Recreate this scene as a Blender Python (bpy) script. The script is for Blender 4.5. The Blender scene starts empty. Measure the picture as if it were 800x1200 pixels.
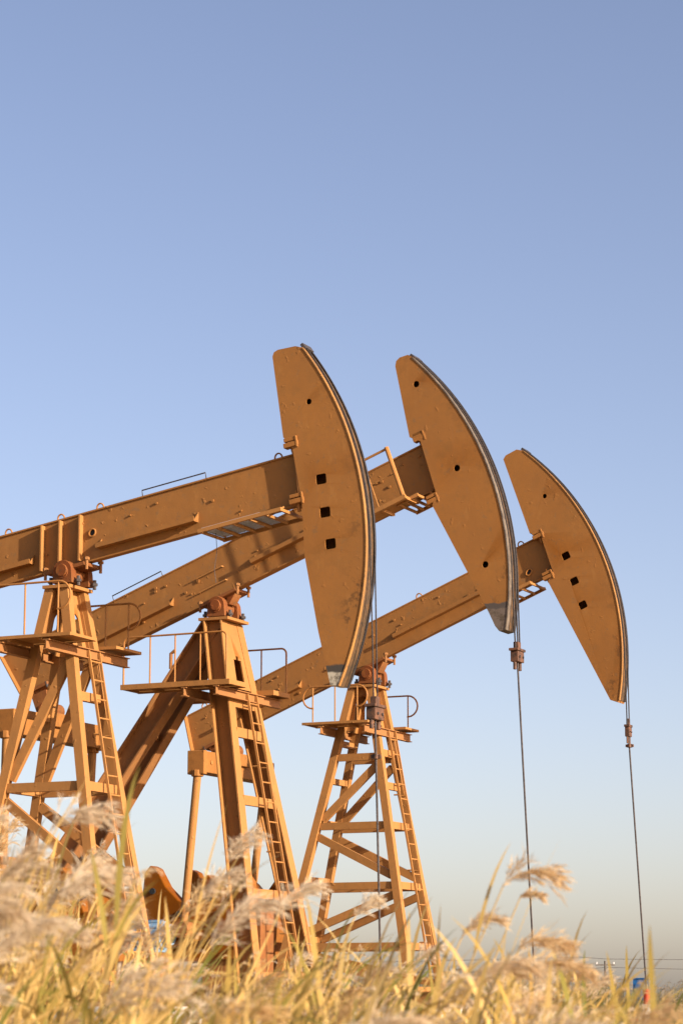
import bpy, bmesh, math, random
import numpy as np
from mathutils import Vector, Matrix
random.seed(7); np.random.seed(7)
R = math.radians
scene = bpy.context.scene
COL = scene.collection

# ------------------------------------------------------------------ helpers
class MB:
    """collects verts / faces of one mesh"""
    def __init__(s): s.v = []; s.f = []; s.m = []; s.mi = 0
    def add(s, vs, fs):
        o = len(s.v); s.v += [tuple(p) for p in vs]
        for f in fs: s.f.append(tuple(i + o for i in f)); s.m.append(s.mi)
    def hexa(s, b, t):
        s.add(list(b) + list(t), [(3,2,1,0),(4,5,6,7),(0,1,5,4),(1,2,6,5),(2,3,7,6),(3,0,4,7)])
    def box(s, c, d, rot=None):
        x, y, z = d[0]/2, d[1]/2, d[2]/2
        p = [Vector(q) for q in ((-x,-y,-z),(x,-y,-z),(x,y,-z),(-x,y,-z),(-x,-y,z),(x,-y,z),(x,y,z),(-x,y,z))]
        if rot is not None: p = [rot @ q for q in p]
        p = [q + Vector(c) for q in p]
        s.hexa(p[:4], p[4:])
    def bar(s, p0, p1, w, h, side=(0,1,0)):
        """rectangular bar, w measured along side, h across it"""
        p0, p1 = Vector(p0), Vector(p1); d = (p1-p0).normalized(); sd = Vector(side)
        sd = (sd - d*sd.dot(d)).normalized(); n = d.cross(sd)
        q = [sd*(-w/2)+n*(-h/2), sd*(w/2)+n*(-h/2), sd*(w/2)+n*(h/2), sd*(-w/2)+n*(h/2)]
        s.hexa([p0+k for k in q], [p1+k for k in q])
    def ibar(s, p0, p1, w, h, t, side=(0,1,0)):
        p0, p1 = Vector(p0), Vector(p1); d = (p1-p0).normalized(); sd = Vector(side)
        sd = (sd - d*sd.dot(d)).normalized(); n = d.cross(sd)
        s.bar(p0, p1, t, h-2*t-.004, side)
        for k in (-1, 1):
            o = n*(k*(h/2-t/2)); s.bar(p0+o, p1+o, w, t, side)
    def tube(s, pts, r, n=6, cap=True, closed=False):
        pts = [Vector(p) for p in pts]; N = len(pts); vs = []; fs = []
        ref = Vector((0,0,1)); prev = None
        for i, p in enumerate(pts):
            if closed: d = pts[(i+1) % N]-pts[i-1]
            else: d = pts[min(i+1, N-1)]-pts[max(i-1, 0)]
            d.normalize()
            if prev is None:
                a = d.cross(ref)
                if a.length < .05: a = d.cross(Vector((1,0,0)))
            else: a = prev - d*prev.dot(d)
            a.normalize(); prev = a; b = d.cross(a)
            rr = r[i] if isinstance(r, (list, tuple)) else r
            for k in range(n):
                t = 2*math.pi*k/n; vs.append(p + a*(math.cos(t)*rr) + b*(math.sin(t)*rr))
        for i in range(N if closed else N-1):
            j = (i+1) % N
            for k in range(n):
                l = (k+1) % n; fs.append((i*n+k, j*n+k, j*n+l, i*n+l))
        if cap and not closed:
            fs.append(tuple(range(n))); fs.append(tuple((N-1)*n+k for k in reversed(range(n))))
        s.add(vs, fs)
    def cyl(s, p0, p1, r, n=16): s.tube([p0, p1], r, n)
    def prism(s, poly, fn, thick, tdir):
        """poly in 2D, mapped by fn to 3D, thickened along tdir"""
        a = [Vector(fn(*p)) for p in poly]; t = Vector(tdir)*thick; b = [p+t for p in a]; n = len(a)
        s.add(a+b, [tuple(range(n)), tuple(range(2*n-1, n-1, -1))] + [(i, (i+1) % n, n+(i+1) % n, n+i) for i in range(n)])
    def plate(s, outline, holes, y, t):
        """flat plate with real holes, outline in local x,z, centred on y"""
        cu = bpy.data.curves.new('tmp', 'CURVE'); cu.dimensions = '2D'; cu.fill_mode = 'BOTH'; cu.extrude = t/2
        for lp in [outline]+holes:
            sp = cu.splines.new('POLY'); sp.points.add(len(lp)-1); sp.use_cyclic_u = True
            for k, p in enumerate(lp): sp.points[k].co = (p[0], p[1], 0, 1)
        ob = bpy.data.objects.new('tmp', cu); COL.objects.link(ob)
        dg = bpy.context.evaluated_depsgraph_get(); me = ob.evaluated_get(dg).to_mesh()
        s.add([(v.co.x, y-v.co.z, v.co.y) for v in me.vertices], [tuple(p.vertices) for p in me.polygons])
        ob.evaluated_get(dg).to_mesh_clear(); bpy.data.objects.remove(ob); bpy.data.curves.remove(cu)
    def build(s, name, mat, parent=None, smooth=False, bevel=0):
        me = bpy.data.meshes.new(name); me.from_pydata(s.v, [], s.f)
        for m in (mat if isinstance(mat, (list, tuple)) else [mat]): me.materials.append(m)
        me.polygons.foreach_set('material_index', s.m)
        bm = bmesh.new(); bm.from_mesh(me); bmesh.ops.remove_doubles(bm, verts=bm.verts, dist=1e-5)
        bmesh.ops.recalc_face_normals(bm, faces=bm.faces); bm.to_mesh(me); bm.free()
        if smooth:
            me.polygons.foreach_set('use_smooth', [True]*len(me.polygons))
            try: me.set_sharp_from_angle(angle=R(40))
            except Exception: pass
        o = bpy.data.objects.new(name, me); COL.objects.link(o)
        if parent: o.parent = parent
        if bevel:
            b = o.modifiers.new('bevel', 'BEVEL'); b.width = bevel; b.segments = 2; b.limit_method = 'ANGLE'; b.angle_limit = R(35)
        return o

def tag(o, label=None, cat=None, group=None, kind=None):
    if label: o['label'] = label
    if cat: o['category'] = cat
    if group: o['group'] = group
    if kind: o['kind'] = kind
    return o
def empty(name, loc, rz=0):
    o = bpy.data.objects.new(name, None); COL.objects.link(o); o.location = loc; o.rotation_euler = (0, 0, rz)
    o.empty_display_size = .3
    return o

# ------------------------------------------------------------------ materials
def newmat(name):
    m = bpy.data.materials.new(name); m.use_nodes = True; nt = m.node_tree; nt.nodes.clear()
    out = nt.nodes.new('ShaderNodeOutputMaterial'); b = nt.nodes.new('ShaderNodeBsdfPrincipled')
    nt.links.new(b.outputs[0], out.inputs[0])
    return m, nt, b, out
def N(nt, t, **kw):
    n = nt.nodes.new(t)
    for k, v in kw.items():
        if isinstance(k, str) and hasattr(n, k): setattr(n, k, v)
    return n
def noise(nt, vec, scale, detail=4, rough=.6):
    n = nt.nodes.new('ShaderNodeTexNoise'); n.inputs['Scale'].default_value = scale
    n.inputs['Detail'].default_value = detail; n.inputs['Roughness'].default_value = rough
    nt.links.new(vec, n.inputs['Vector']); return n.outputs['Fac']
def ramp(nt, fac, lo, hi, a=0, b=1):
    n = nt.nodes.new('ShaderNodeMapRange'); n.interpolation_type = 'SMOOTHSTEP'
    n.inputs['From Min'].default_value = lo; n.inputs['From Max'].default_value = hi
    n.inputs['To Min'].default_value = a; n.inputs['To Max'].default_value = b
    nt.links.new(fac, n.inputs['Value']); return n.outputs['Result']
def mixc(nt, fac, a, b):
    n = nt.nodes.new('ShaderNodeMix'); n.data_type = 'RGBA'
    for k, v in ((0, fac), (6, a), (7, b)):
        if isinstance(v, (int, float)): n.inputs[k].default_value = v
        elif isinstance(v, tuple): n.inputs[k].default_value = (*v, 1)
        else: nt.links.new(v, n.inputs[k])
    return n.outputs[2]
def mth(nt, op, a, b=None):
    n = nt.nodes.new('ShaderNodeMath'); n.operation = op
    for k, v in enumerate((a, b)):
        if v is None: continue
        if isinstance(v, (int, float)): n.inputs[k].default_value = v
        else: nt.links.new(v, n.inputs[k])
    return n.outputs[0]
def stretch(nt, vec, sc):
    n = nt.nodes.new('ShaderNodeMapping'); n.inputs['Scale'].default_value = sc
    nt.links.new(vec, n.inputs['Vector']); return n.outputs[0]

def paint(name, base, alt, rough=.5, grease=None, tip=None, chips=.66, lumps=True):
    """old thick enamel: uneven tone, run marks, chips to rust, blistered surface.
    grease=(pivot_z, radius): rope grease along the head's curve; tip=(z, dark band colour, tip colour, band height)"""
    m, nt, b, out = newmat(name); L = nt.links
    tc = nt.nodes.new('ShaderNodeTexCoord').outputs['Object']
    c = mixc(nt, ramp(nt, noise(nt, tc, .9, 5), .35, .7), base, alt)
    fine = ramp(nt, noise(nt, tc, 9, 5, .7), .3, .75)
    c = mixc(nt, mth(nt, 'MULTIPLY', fine, .45), c, tuple(k*.6 for k in base))
    runs = ramp(nt, noise(nt, stretch(nt, tc, (5, 5, .35)), 2.4, 5, .65), .52, .72)
    c = mixc(nt, mth(nt, 'MULTIPLY', runs, .5), c, (.17, .055, .012))
    blot = ramp(nt, noise(nt, tc, 2.1, 7, .7), .52, .66)
    c = mixc(nt, mth(nt, 'MULTIPLY', blot, .55), c, tuple(k*.5 for k in base))
    pale = ramp(nt, noise(nt, stretch(nt, tc, (1.3, 1.3, .6)), 3.1, 6, .7), .55, .70)
    c = mixc(nt, mth(nt, 'MULTIPLY', pale, .30), c, (.33, .14, .03))
    chip = ramp(nt, noise(nt, tc, 5.5, 8, .76), chips-.055, chips+.015)
    c = mixc(nt, mth(nt, 'MULTIPLY', chip, .75), c, (.085, .042, .022))
    # slightly rubbed, paler metal on exposed edges
    pt = nt.nodes.new('ShaderNodeNewGeometry').outputs['Pointiness']
    c = mixc(nt, mth(nt, 'MULTIPLY', ramp(nt, pt, .53, .62), .35), c, (.50, .27, .10))
    if grease:
        sp = nt.nodes.new('ShaderNodeSeparateXYZ'); L.new(tc, sp.inputs[0])
        dz = mth(nt, 'SUBTRACT', sp.outputs['Z'], grease[0])
        rad = mth(nt, 'SQRT', mth(nt, 'ADD', mth(nt, 'MULTIPLY', sp.outputs['X'], sp.outputs['X']), mth(nt, 'MULTIPLY', dz, dz)))
        band = ramp(nt, rad, grease[1]-.55, grease[1]-.02)
        low = ramp(nt, dz, 2.0, -2.6, .15, 1.0)
        gn = ramp(nt, noise(nt, tc, 2.8, 7, .72), .535, .62)
        g = mth(nt, 'MULTIPLY', mth(nt, 'MULTIPLY', band, gn), low)
        c = mixc(nt, mth(nt, 'MULTIPLY', g, .85), c, (.045, .03, .02))
        if tip:
            zz = mth(nt, 'ADD', sp.outputs['Z'], mth(nt, 'MULTIPLY', mth(nt, 'SUBTRACT', noise(nt, tc, 3.5, 5), .5), .16))
            c = mixc(nt, ramp(nt, zz, tip[0]+tip[3]+.02, tip[0]+tip[3]-.02), c, tip[1])
            dirt = ramp(nt, noise(nt, tc, 5, 6, .75), .44, .62)
            tcol = mixc(nt, mth(nt, 'MULTIPLY', dirt, .9), tip[2], (.08, .06, .04))
            c = mixc(nt, ramp(nt, zz, tip[0]+.02, tip[0]-.02), c, tcol)
    L.new(c, b.inputs['Base Color'])
    L.new(ramp(nt, noise(nt, tc, 4, 5), .3, .7, rough-.1, rough+.15), b.inputs['Roughness'])
    b.inputs['Specular IOR Level'].default_value = .08
    if lumps:
        h = mth(nt, 'ADD', mth(nt, 'MULTIPLY', ramp(nt, noise(nt, tc, 7.5, 2, .45), .66, .78), .8),
                mth(nt, 'MULTIPLY', noise(nt, tc, 1.3, 3), 1.2))
        h = mth(nt, 'ADD', h, mth(nt, 'MULTIPLY', noise(nt, tc, 38, 3), .12))
        bp = nt.nodes.new('ShaderNodeBump'); bp.inputs['Strength'].default_value = .22 if grease else .5; bp.inputs['Distance'].default_value = .022
        L.new(h, bp.inputs['Height']); L.new(bp.outputs[0], b.inputs['Normal'])
    return m
def plain(name, base, alt, rough=.6, metal=0, sc=6):
    m, nt, b, out = newmat(name); b.inputs['Specular IOR Level'].default_value = .2
    tc = nt.nodes.new('ShaderNodeTexCoord').outputs['Object']
    c = mixc(nt, ramp(nt, noise(nt, tc, sc, 5, .65), .35, .7), base, alt)
    nt.links.new(c, b.inputs['Base Color']); b.inputs['Roughness'].default_value = rough; b.inputs['Metallic'].default_value = metal
    return m
ORA = (.228, .066, .002); ORB = (.172, .046, .0015)
M = {
 'paint': paint('orange_enamel', ORA, ORB),
 'beam': paint('beam_enamel', (.215, .064, .004), (.155, .043, .003), chips=.62),
 'tower': paint('tower_enamel', (.295, .112, .024), (.235, .084, .016), chips=.64),
 'red': paint('reddish_enamel', (.205, .060, .018), (.145, .040, .012), chips=.62),
 'rail': paint('rail_enamel', (.34, .135, .032), (.26, .095, .02), lumps=False),
 'worn_rail': paint('worn_yellow_enamel', (.31, .135, .03), (.17, .07, .016), rough=.4, chips=.55),
 'bare': plain('weathered_steel', (.19, .15, .11), (.09, .07, .055), .6, .15, 5),
 'track': plain('greasy_rope_track', (.06, .04, .025), (.13, .07, .03), .5, 0, 6),
 'rope': plain('greased_wire_rope', (.03, .026, .026), (.06, .05, .045), .55, .2, 30),
 'steel': plain('dull_steel', (.09, .075, .07), (.05, .04, .035), .5, .3, 14),
 'carrier': plain('grimy_carrier_paint', (.16, .075, .042), (.04, .03, .024), .55, .1, 7),
 'mesh': plain('galvanised_grating', (.55, .54, .52), (.38, .36, .34), .5, .1, 12),
 'blue': plain('pale_blue_enamel', (.17, .30, .42), (.12, .22, .33), .5, 0, 3),
 'cabinblue': plain('cabin_blue_enamel', (.03, .17, .42), (.025, .13, .34), .5, 0, 2),
 'white': plain('white_enamel', (.72, .70, .66), (.5, .47, .42), .5, 0, 8),
 'redcap': plain('red_enamel', (.55, .035, .02), (.4, .03, .02), .45, 0, 8),
 'concrete': plain('pale_concrete', (.50, .47, .42), (.36, .33, .29), .9, 0, 2),
 'timber': plain('grey_timber', (.14, .12, .10), (.09, .075, .06), .8, 0, 4),
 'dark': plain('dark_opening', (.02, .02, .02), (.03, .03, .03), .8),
}

# ------------------------------------------------------------------ pump jack
def lerp_line(a, b): return lambda x: a + b*x

def arch_panel(hw_top, hw_bot, z1, z0, ahw, az):
    """trapezoid panel with an arched opening in its lower edge (2D u,z)"""
    p = [(-hw_top, z1), (hw_top, z1), (hw_bot, z0), (ahw, z0)]
    for k in range(9):
        t = math.pi*k/8; p.append((ahw*math.cos(t), az-ahw+ahw*math.sin(t)))
    p += [(-ahw, z0), (-hw_bot, z0)]
    return p

def rail_run(x0, x1, y, z, h, style, posts, loop0=False, loop1=False):
    """hand rail along x; loop style closes with a D-shaped end, square style turns down with rounded corners"""
    top = []
    r = .26
    def end(x, s, loop):
        if style == 'loop' and loop:
            c = [(x+s*r*math.sin(t), y, z+h-r+r*math.cos(t)) for t in [math.pi*k/10 for k in range(11)]]
            return c + [(x-s*.02, y, z+h-2*r)]
        if style == 'square':
            q = .12
            c = [(x-s*q+s*q*math.sin(t), y, z+h-q+q*math.cos(t)) for t in [math.pi/2*k/5 for k in range(6)]]
            return c + [(x, y, z)]
        return [(x, y, z+h)]
    path = list(reversed(end(x0, -1, loop0))) + end(x1, 1, loop1)
    mb = MB(); mb.tube(path, .021, 7)
    for px in posts: mb.tube([(px, y, z), (px, y, z+h-.01)], .017, 6)
    return mb

def pump_jack(P):
    J = empty('pump_jack', (*P['o'], 0), R(-25)); tag(J, P['label'], 'pump jack', 'pump jacks standing in a row')
    zp, Rr, hw = P['zp'], P['R'], P['hw']
    zt = lerp_line(*P['top']); dep = P['dep']; bt = math.atan(P['top'][1])
    ax = Vector((math.cos(bt), 0, math.sin(bt))); nz = Vector((-math.sin(bt), 0, math.cos(bt)))
    Rot = Matrix.Rotation(-bt, 3, 'Y')
    def on(x, y, k):   # point on beam at local x, lateral y, k metres above the beam's underside (vertical)
        return Vector((x, y, zt(x)-dep+k))
    # ---- horse head
    a0, a1 = P['arc']
    arc = [(Rr*math.cos(a), zp+Rr*math.sin(a)) for a in [a0+(a1-a0)*k/40 for k in range(41)]]
    outline = P['head_back'] + arc       # back edge runs bottom -> top, then arc top -> bottom
    holes = []
    for (hx, hz, hr, kind) in P['holes']:
        if kind == 'round': holes.append([(hx+hr*math.cos(t), hz+hr*math.sin(t)) for t in [2*math.pi*k/18 for k in range(18)]])
        else:
            c = []
            for (sx, sz) in ((-1,-1),(1,-1),(1,1),(-1,1)):
                for (ex, ez) in (((sx*1, sz*.72), (sx*.9, sz*.9), (sx*.72, sz*1)) if sx*sz > 0 else ((sx*.72, sz*1), (sx*.9, sz*.9), (sx*1, sz*.72))):
                    x_, z_ = ex*hr*1.1, ez*hr
                    c.append((hx+x_*math.cos(bt*P['holetilt'])-z_*math.sin(bt*P['holetilt']), hz+x_*math.sin(bt*P['holetilt'])+z_*math.cos(bt*P['holetilt'])))
            holes.append(c)
    mb = MB()
    mb.plate(outline, holes, -hw, .02); mb.plate(outline, [], hw, .02)
    n = len(outline)
    for i in range(n):                       # shell between the two plates, a hair inside their edges
        (xa, za), (xb, zb) = outline[i], outline[(i+1) % n]
        mb.add([(xa, -hw+.01, za), (xb, -hw+.01, zb), (xb, hw-.01, zb), (xa, hw-.01, za)], [(0,1,2,3)])
    head = mb.build('horse_head', P['headmat'], J)
    # rails of the curved face
    aa = [a0+.03+(a1-a0-.03)*k/44 for k in range(45)]
    rw, rh = P['railsec']
    for yy, w in ((-hw+rw/2-.022, rw), (hw-rw/2+.022, rw)):
        rb = MB(); ring = []
        for a in aa:
            c, s = math.cos(a), math.sin(a)
            for (rr, dy) in ((Rr+.004, -w/2), (Rr+rh, -w/2), (Rr+rh, w/2), (Rr+.004, w/2)):
                ring.append((rr*c, yy+dy, zp+rr*s))
        fs = []
        for i in range(len(aa)-1):
            for k in range(4): fs.append((i*4+k, i*4+(k+1) % 4, i*4+4+(k+1) % 4, i*4+4+k))
        fs += [(0,1,2,3), tuple(4*(len(aa)-1)+k for k in (3,2,1,0))]
        rb.add(ring, fs); rb.build('curved_rail', P['railmat'] if yy < 0 else P['farrail'], head)
    tk = MB(); ring = []
    for a in aa:
        c, s = math.cos(a), math.sin(a)
        for dy in (-hw+rw-.023, hw-rw+.023): ring.append(((Rr+.009)*c, dy, zp+(Rr+.009)*s))
    tk.add(ring, [(2*i, 2*i+1, 2*i+3, 2*i+2) for i in range(len(aa)-1)]); tk.build('rope_track', M['track'], head)
    anchor = MB(); c, s = math.cos(a0+.035), math.sin(a0+.035)
    anchor.box(((Rr+.03)*c, 0, zp+(Rr+.03)*s), (.06, 2*hw-.04, .12), Matrix.Rotation(-(a0), 3, 'Y'))
    anchor.build('rope_anchor', M['steel'], head)
    for yy in P['ropes_y']:
        rr = Rr+.02+P['rope_r']
        pts = [(rr*math.cos(a), yy, zp+rr*math.sin(a)) for a in [a0+.05-(a0+.05)*k/30 for k in range(31)]]
        bx, bz = P['carrier']
        pts += [(rr+(bx-rr)*t, yy*(1-t)+t*yy*.8, zp+(bz-zp)*t) for t in (.15, .4, .7, 1)]
        rp = MB(); rp.tube(pts, P['rope_r'], 8); rp.build('bridle_rope', M['rope'], J, smooth=True)
    # ---- carrier bar, polished rod
    bx, bz = P['carrier']; cb = MB()
    cw = P['cw']; cb.box((bx, 0, bz-.17), (.24*cw, .5*cw, .22)); cb.box((bx, 0, bz-.03), (.30*cw, .62*cw, .055))
    for yy in (-.2*cw, .2*cw): cb.cyl((bx, yy, bz-.44), (bx, yy, bz-.28), .055*cw, 10)
    cb.box((bx, 0, bz+.07), (.16*cw, .22*cw, .14))
    co = cb.build('carrier_bar', M['carrier'], J, bevel=.012)
    for yy in (-.13*cw, .13*cw):
        k = MB(); k.cyl((bx+.12*cw, yy, bz-.17), (bx+.12*cw+.025, yy, bz-.17), .035*cw, 8); k.build('bolt', M['steel'], co)
    rx, rz = P['rod_end']
    rod = MB(); rod.tube([(bx, 0, bz-.2), (rx, 0, rz)], .021, 8); ro = rod.build('polished_rod', M['steel'], J, smooth=True)
    for t in P['clamps']:
        px_, pz_ = bx+(rx-bx)*t, bz+(rz-bz)*t
        k = MB(); k.cyl((px_, 0, pz_-.04), (px_, 0, pz_+.04), .06, 12); k.box((px_, 0, pz_), (.18, .07, .06)); k.build('rod_clamp', M['carrier'], ro)
    # ---- walking beam
    bw = P['bw']; x0, x1 = P['bx']
    mb = MB()
    def sec(x, sl):
        return [(x, -bw, zt(x)-dep), (x, bw, zt(x)-dep), (x, bw, zt(x)), (x, -bw, zt(x))]
    tb = sec(x0, 0); te = sec(x1, 0)
    tb[0] = (x0+P['tailcut'], -bw, tb[0][2]+P['tailcut']*P['top'][1]); tb[1] = (x0+P['tailcut'], bw, tb[0][2])
    mb.hexa(tb, te)
    # lips of the top and bottom flanges
    for off in (.012, -dep-.012):
        xa = x0 + (0.02 if off > 0 else P['tailcut']+.02)
        mb.bar((xa, 0, zt(xa)+off), (x1-.02, 0, zt(x1-.02)+off), 2*bw+.07, .03)
    beam = mb.build('walking_beam', P['beammat'], J)
    te_ = MB(); te_.bar((x0-.012, 0, zt(x0)+.01), (x0+P['tailcut']-.012, 0, zt(x0+P['tailcut'])-dep-.01), .46, .025); te_.build('tail_plate', P['beammat'], beam)
    # ledges (angle irons) along both sides
    for (xa, xb, k) in P['ledges']:
        for sgn in (-1, 1):
            lg = MB(); y_ = sgn*(bw+.095)
            lg.bar(on(xa, y_, k), on(xb, y_, k), .186, .022)
            lg.bar(on(xa, sgn*(bw+.19), k+.035), on(xb, sgn*(bw+.19), k+.035), .018, .09)
            for xe in (xa+.02, xb-.02):
                lg.add([on(xe, sgn*(bw+.003), k+.013), on(xe, sgn*(bw+.18), k+.013), on(xe, sgn*(bw+.003), k+.19), on(xe+.02, sgn*(bw+.003), k+.013), on(xe+.02, sgn*(bw+.18), k+.013), on(xe+.02, sgn*(bw+.003), k+.19)],
                       [(0,1,2),(5,4,3),(0,3,4,1),(1,4,5,2),(2,5,3,0)])
            lg.build('beam_ledge', P['beammat'], beam)
    for (xa, xb, k) in P['grips']:
        g = MB(); q = .07
        g.tube([on(xa, -bw, k), on(xa, -bw-q, k), on(xb, -bw-q, k), on(xb, -bw, k)], .016, 6); g.build('grip_bar', M['rail'], beam)
    for xs in P['stiff']:
        for sgn in (-1, 1):
            st = MB(); st.box((xs, sgn*(bw+.065), zt(xs)-dep/2), (.03, .13, dep-.05)); st.build('stiffener', M['rail'], beam)
    for xs in P['loops']:
        lp = MB(); q = .075
        lp.tube([Vector((xs, -bw+.06, zt(xs)))+ax*(q*math.cos(t))+nz*(.05+q*1.2*math.sin(t)) for t in [math.pi*k/10 for k in range(11)]], .016, 6)
        lp.build('lifting_loop', M['rail'], beam)
    for (xa, xb) in P['toprails']:
        tr = MB(); h_ = .16
        tr.tube([(xa, -bw+.05, zt(xa)), Vector((xa, -bw+.05, zt(xa)))+nz*h_, Vector((xb, -bw+.05, zt(xb)))+nz*h_, (xb, -bw+.05, zt(xb))], .013, 6)
        tr.build('top_rail', M['steel'], beam)
    rnd = random.Random(P['seed'])
    for k in range(P['nbolts']):
        xs = rnd.uniform(x0+.4, x1-.3); kk = rnd.uniform(.15, .85)*dep
        b = MB(); q = rnd.uniform(.018, .034); b.cyl(on(xs, -bw+.002, kk), on(xs, -bw-.03, kk), q, 8); b.build('bolt', P['beammat'], beam)
    for (xs, k) in P['sockets']:
        b = MB(); 
        b.tube([on(xs+.07*math.cos(t), -bw-.02, k+.07*math.sin(t)) for t in [2*math.pi*j/14 for j in range(14)]], .018, 6, closed=True); b.build('socket_ring', M['rail'], beam)
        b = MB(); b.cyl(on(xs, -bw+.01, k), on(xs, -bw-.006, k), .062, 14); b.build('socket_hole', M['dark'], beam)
    # clamps that hold the head on the beam
    for zc in P['clampz']:
        xh = P['clampx'][P['clampz'].index(zc)]
        for sgn in (-1, 1):
            c = MB(); y_ = sgn*(bw+.10)
            c.box((xh-.02, y_, zc), (.30, .16, .09), Rot); c.box(Vector((xh-.02, y_, zc))+nz*.1, (.26, .15, .07), Rot)
            c.cyl(Vector((xh-.02, y_, zc))-nz*.2, Vector((xh-.02, y_, zc))+nz*.2, .035, 8)
            c.box(Vector((xh+.10, y_, zc))+nz*.05, (.04, .17, .22), Rot)
            c.build('head_clamp', M['rail'], beam, bevel=.01)
    # end plate between beam and head
    ep = MB(); ep.box((x1-.02, 0, zt(x1)-dep/2), (.03, 2*bw+.30, dep+.02), Matrix.Rotation(-bt*.8, 3, 'Y')); ep.build('end_plate', M['red'], beam)
    # hanging work platform below the head end
    if P['basket']:
        xa, xb, dz = P['basket']; g = MB()
        for y_ in (-.5, .5): g.bar(on(xa, y_, -dz), on(xb, y_, -dz), .05, .07)
        nn = 5 if P['grating'] else 3
        for k in range(nn+1):
            x_ = xa+.025+(xb-xa-.05)*k/nn; g.bar(on(x_, -.475, -dz-.002), on(x_, .475, -dz-.002), .05, .05, (1,0,0))
        bk = g.build('work_platform', M['rail'], beam)
        for x_ in (xa+.1, xb-.1):
            for y_ in (-.4, .4):
                h = MB(); h.tube([on(x_, y_, -dz+.02), on(x_, y_*.45, -.02)], .02, 6); h.build('hanger', M['rail'], bk)
        if P['grating']:
            g = MB(); n_ = 34
            for k in range(n_):
                x_ = xa+.04+(xb-xa-.5)*k/(n_-1); g.bar(on(x_, -.46, -dz+.04), on(x_, .46, -dz+.04), .012, .02, (1,0,0))
            for k in range(15):
                y_ = -.45+.9*k/14; g.bar(on(xa+.04, y_, -dz+.056), on(xb-.46, y_, -dz+.056), .012, .01)
            g.build('grating', M['mesh'], bk)
    if P['beamrail']:
        y_ = -.75; g = MB(); A_, B_, C_, D_ = [Vector((x, y_, z)) for x, z in P['beamrail']]
        D0 = C_+(A_-B_)*2.2
        g.tube([D0+(B_-C_), B_], .028, 7); g.tube([B_+nz*.03, C_], .05, 8); g.tube([A_, A_+(C_-B_)], .014, 6)
        g.tube([A_+(C_-B_)*.5, B_+(C_-B_)*.5], .012, 6); g.tube([D0+(B_-C_), D0], .02, 6)
        g.bar(D0, C_+ax*.05, .10, .09)
        for q in (.0, .45, .95): p_ = C_+(D0-C_)*q; g.bar(p_, p_+Vector((0, .75-bw, 0)), .1, .06, (1,0,0))
        g.bar(C_+Vector((0,.36,.03))+ax*.02, D0+Vector((0,.36,.03)), .5, .03)
        g.build('side_railing', M['rail'], beam)
    # ---- saddle bearing
    zpl = P['plate_z']; zb = zt(0)-dep-.04
    s = MB()
    s.bar((-.42, 0, zb-.05+(-.42)*P['top'][1]), (.42, 0, zb-.05+.42*P['top'][1]), max(.62, 2*bw+.3), .07)
    s.prism([(-.34, 0), (.34, 0), (.2, zpl+.28-zb+.12), (-.2, zpl+.28-zb+.12)], lambda u, w: (u, -.16, zb-.09+w+u*P['top'][1]*(1 if w == 0 else 0)), .32, (0,1,0))
    s.cyl((0, -.42, zpl+.24), (0, .42, zpl+.24), .13, 18)
    sad = s.build('saddle_bearing', M['red'], J, bevel=.01)
    for sgn in (-1, 1):
        k = MB()
        pl = [(-.22, 0), (.22, 0)] + [(.2*math.cos(t), .24+.2*math.sin(t)) for t in [math.pi*j/10 for j in range(11)]]
        k.prism(pl, lambda u, w: (u, sgn*.31-.09, zpl+.03+w), .18, (0,1,0)); 
        k.cyl((0, sgn*.40, zpl+.27), (0, sgn*.45, zpl+.27), .12, 16)
        k.build('bearing_block', M['red'], sad, bevel=.01)
        for x_ in (-.3, .3):
            k = MB(); k.cyl((x_, sgn*.3, zpl-.02), (x_, sgn*.3, zpl+.16), .035, 8); k.cyl((x_, sgn*.3, zpl+.05), (x_, sgn*.3, zpl+.10), .06, 6); k.build('bolt', M['steel'], sad)
    for x_ in (-.45, .45):
        for y_ in (-.26, .26):
            k = MB(); zz = zb-.05+x_*P['top'][1]; k.cyl((x_, y_, zz-.12), (x_, y_, zz+.12), .03, 8); k.cyl((x_, y_, zz+.06), (x_, y_, zz+.11), .055, 6); k.build('bolt', M['red'], sad)
    # ---- samson post
    fx = lambda z: P['fx'][0]+(9.0-z)*P['fx'][1]
    rxx = lambda z: P['rx'][0]-(9.0-z)*P['rx'][1]
    ww = lambda z: P['w'][0]+(9.0-z)*P['w'][1]
    zb0 = 1.95
    TM = P['towermat']
    tp = MB(); tp.box(((fx(zpl)+rxx(zpl))/2+.02, 0, zpl-.03), (fx(zpl)-rxx(zpl)+.30, 2*ww(zpl)+.28, .06))
    if P['kind'] == 'lattice':
        post = tp.build('samson_post', TM, J)
        zl = 8.15
        for sgn in (-1, 1):
            p = MB(); zc = (fx(zpl)+rxx(zpl))/2
            hwt = (fx(zpl)-rxx(zpl))/2; hwb = (fx(zl)-rxx(zl))/2
            p.prism(arch_panel(hwt, hwb, zpl-.07, zl,   .17, zl+.84), lambda u, z: ((fx(z)+rxx(z))/2+u, sgn*(ww(z)-.07), z), .03, (0,-sgn,0))
            p.build('gusset_panel', TM, post)
            p = MB(); xx = fx if sgn > 0 else rxx
            p.prism(arch_panel(ww(zpl), ww(zl), zpl-.07, zl, .15, zl+.78), lambda u, z: (xx(z)-sgn*.07, u, z), .03, (-sgn,0,0))
            p.build('gusset_panel', TM, post)
        for fn, fr in ((fx, 1), (rxx, 0)):
            for sgn in (-1, 1):
                l = MB(); l.bar((fn(zpl-.07), sgn*ww(zpl-.07), zpl-.07), (fn(zb0), sgn*ww(zb0), zb0), .175, .18); l.build('leg', TM, post)
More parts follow.
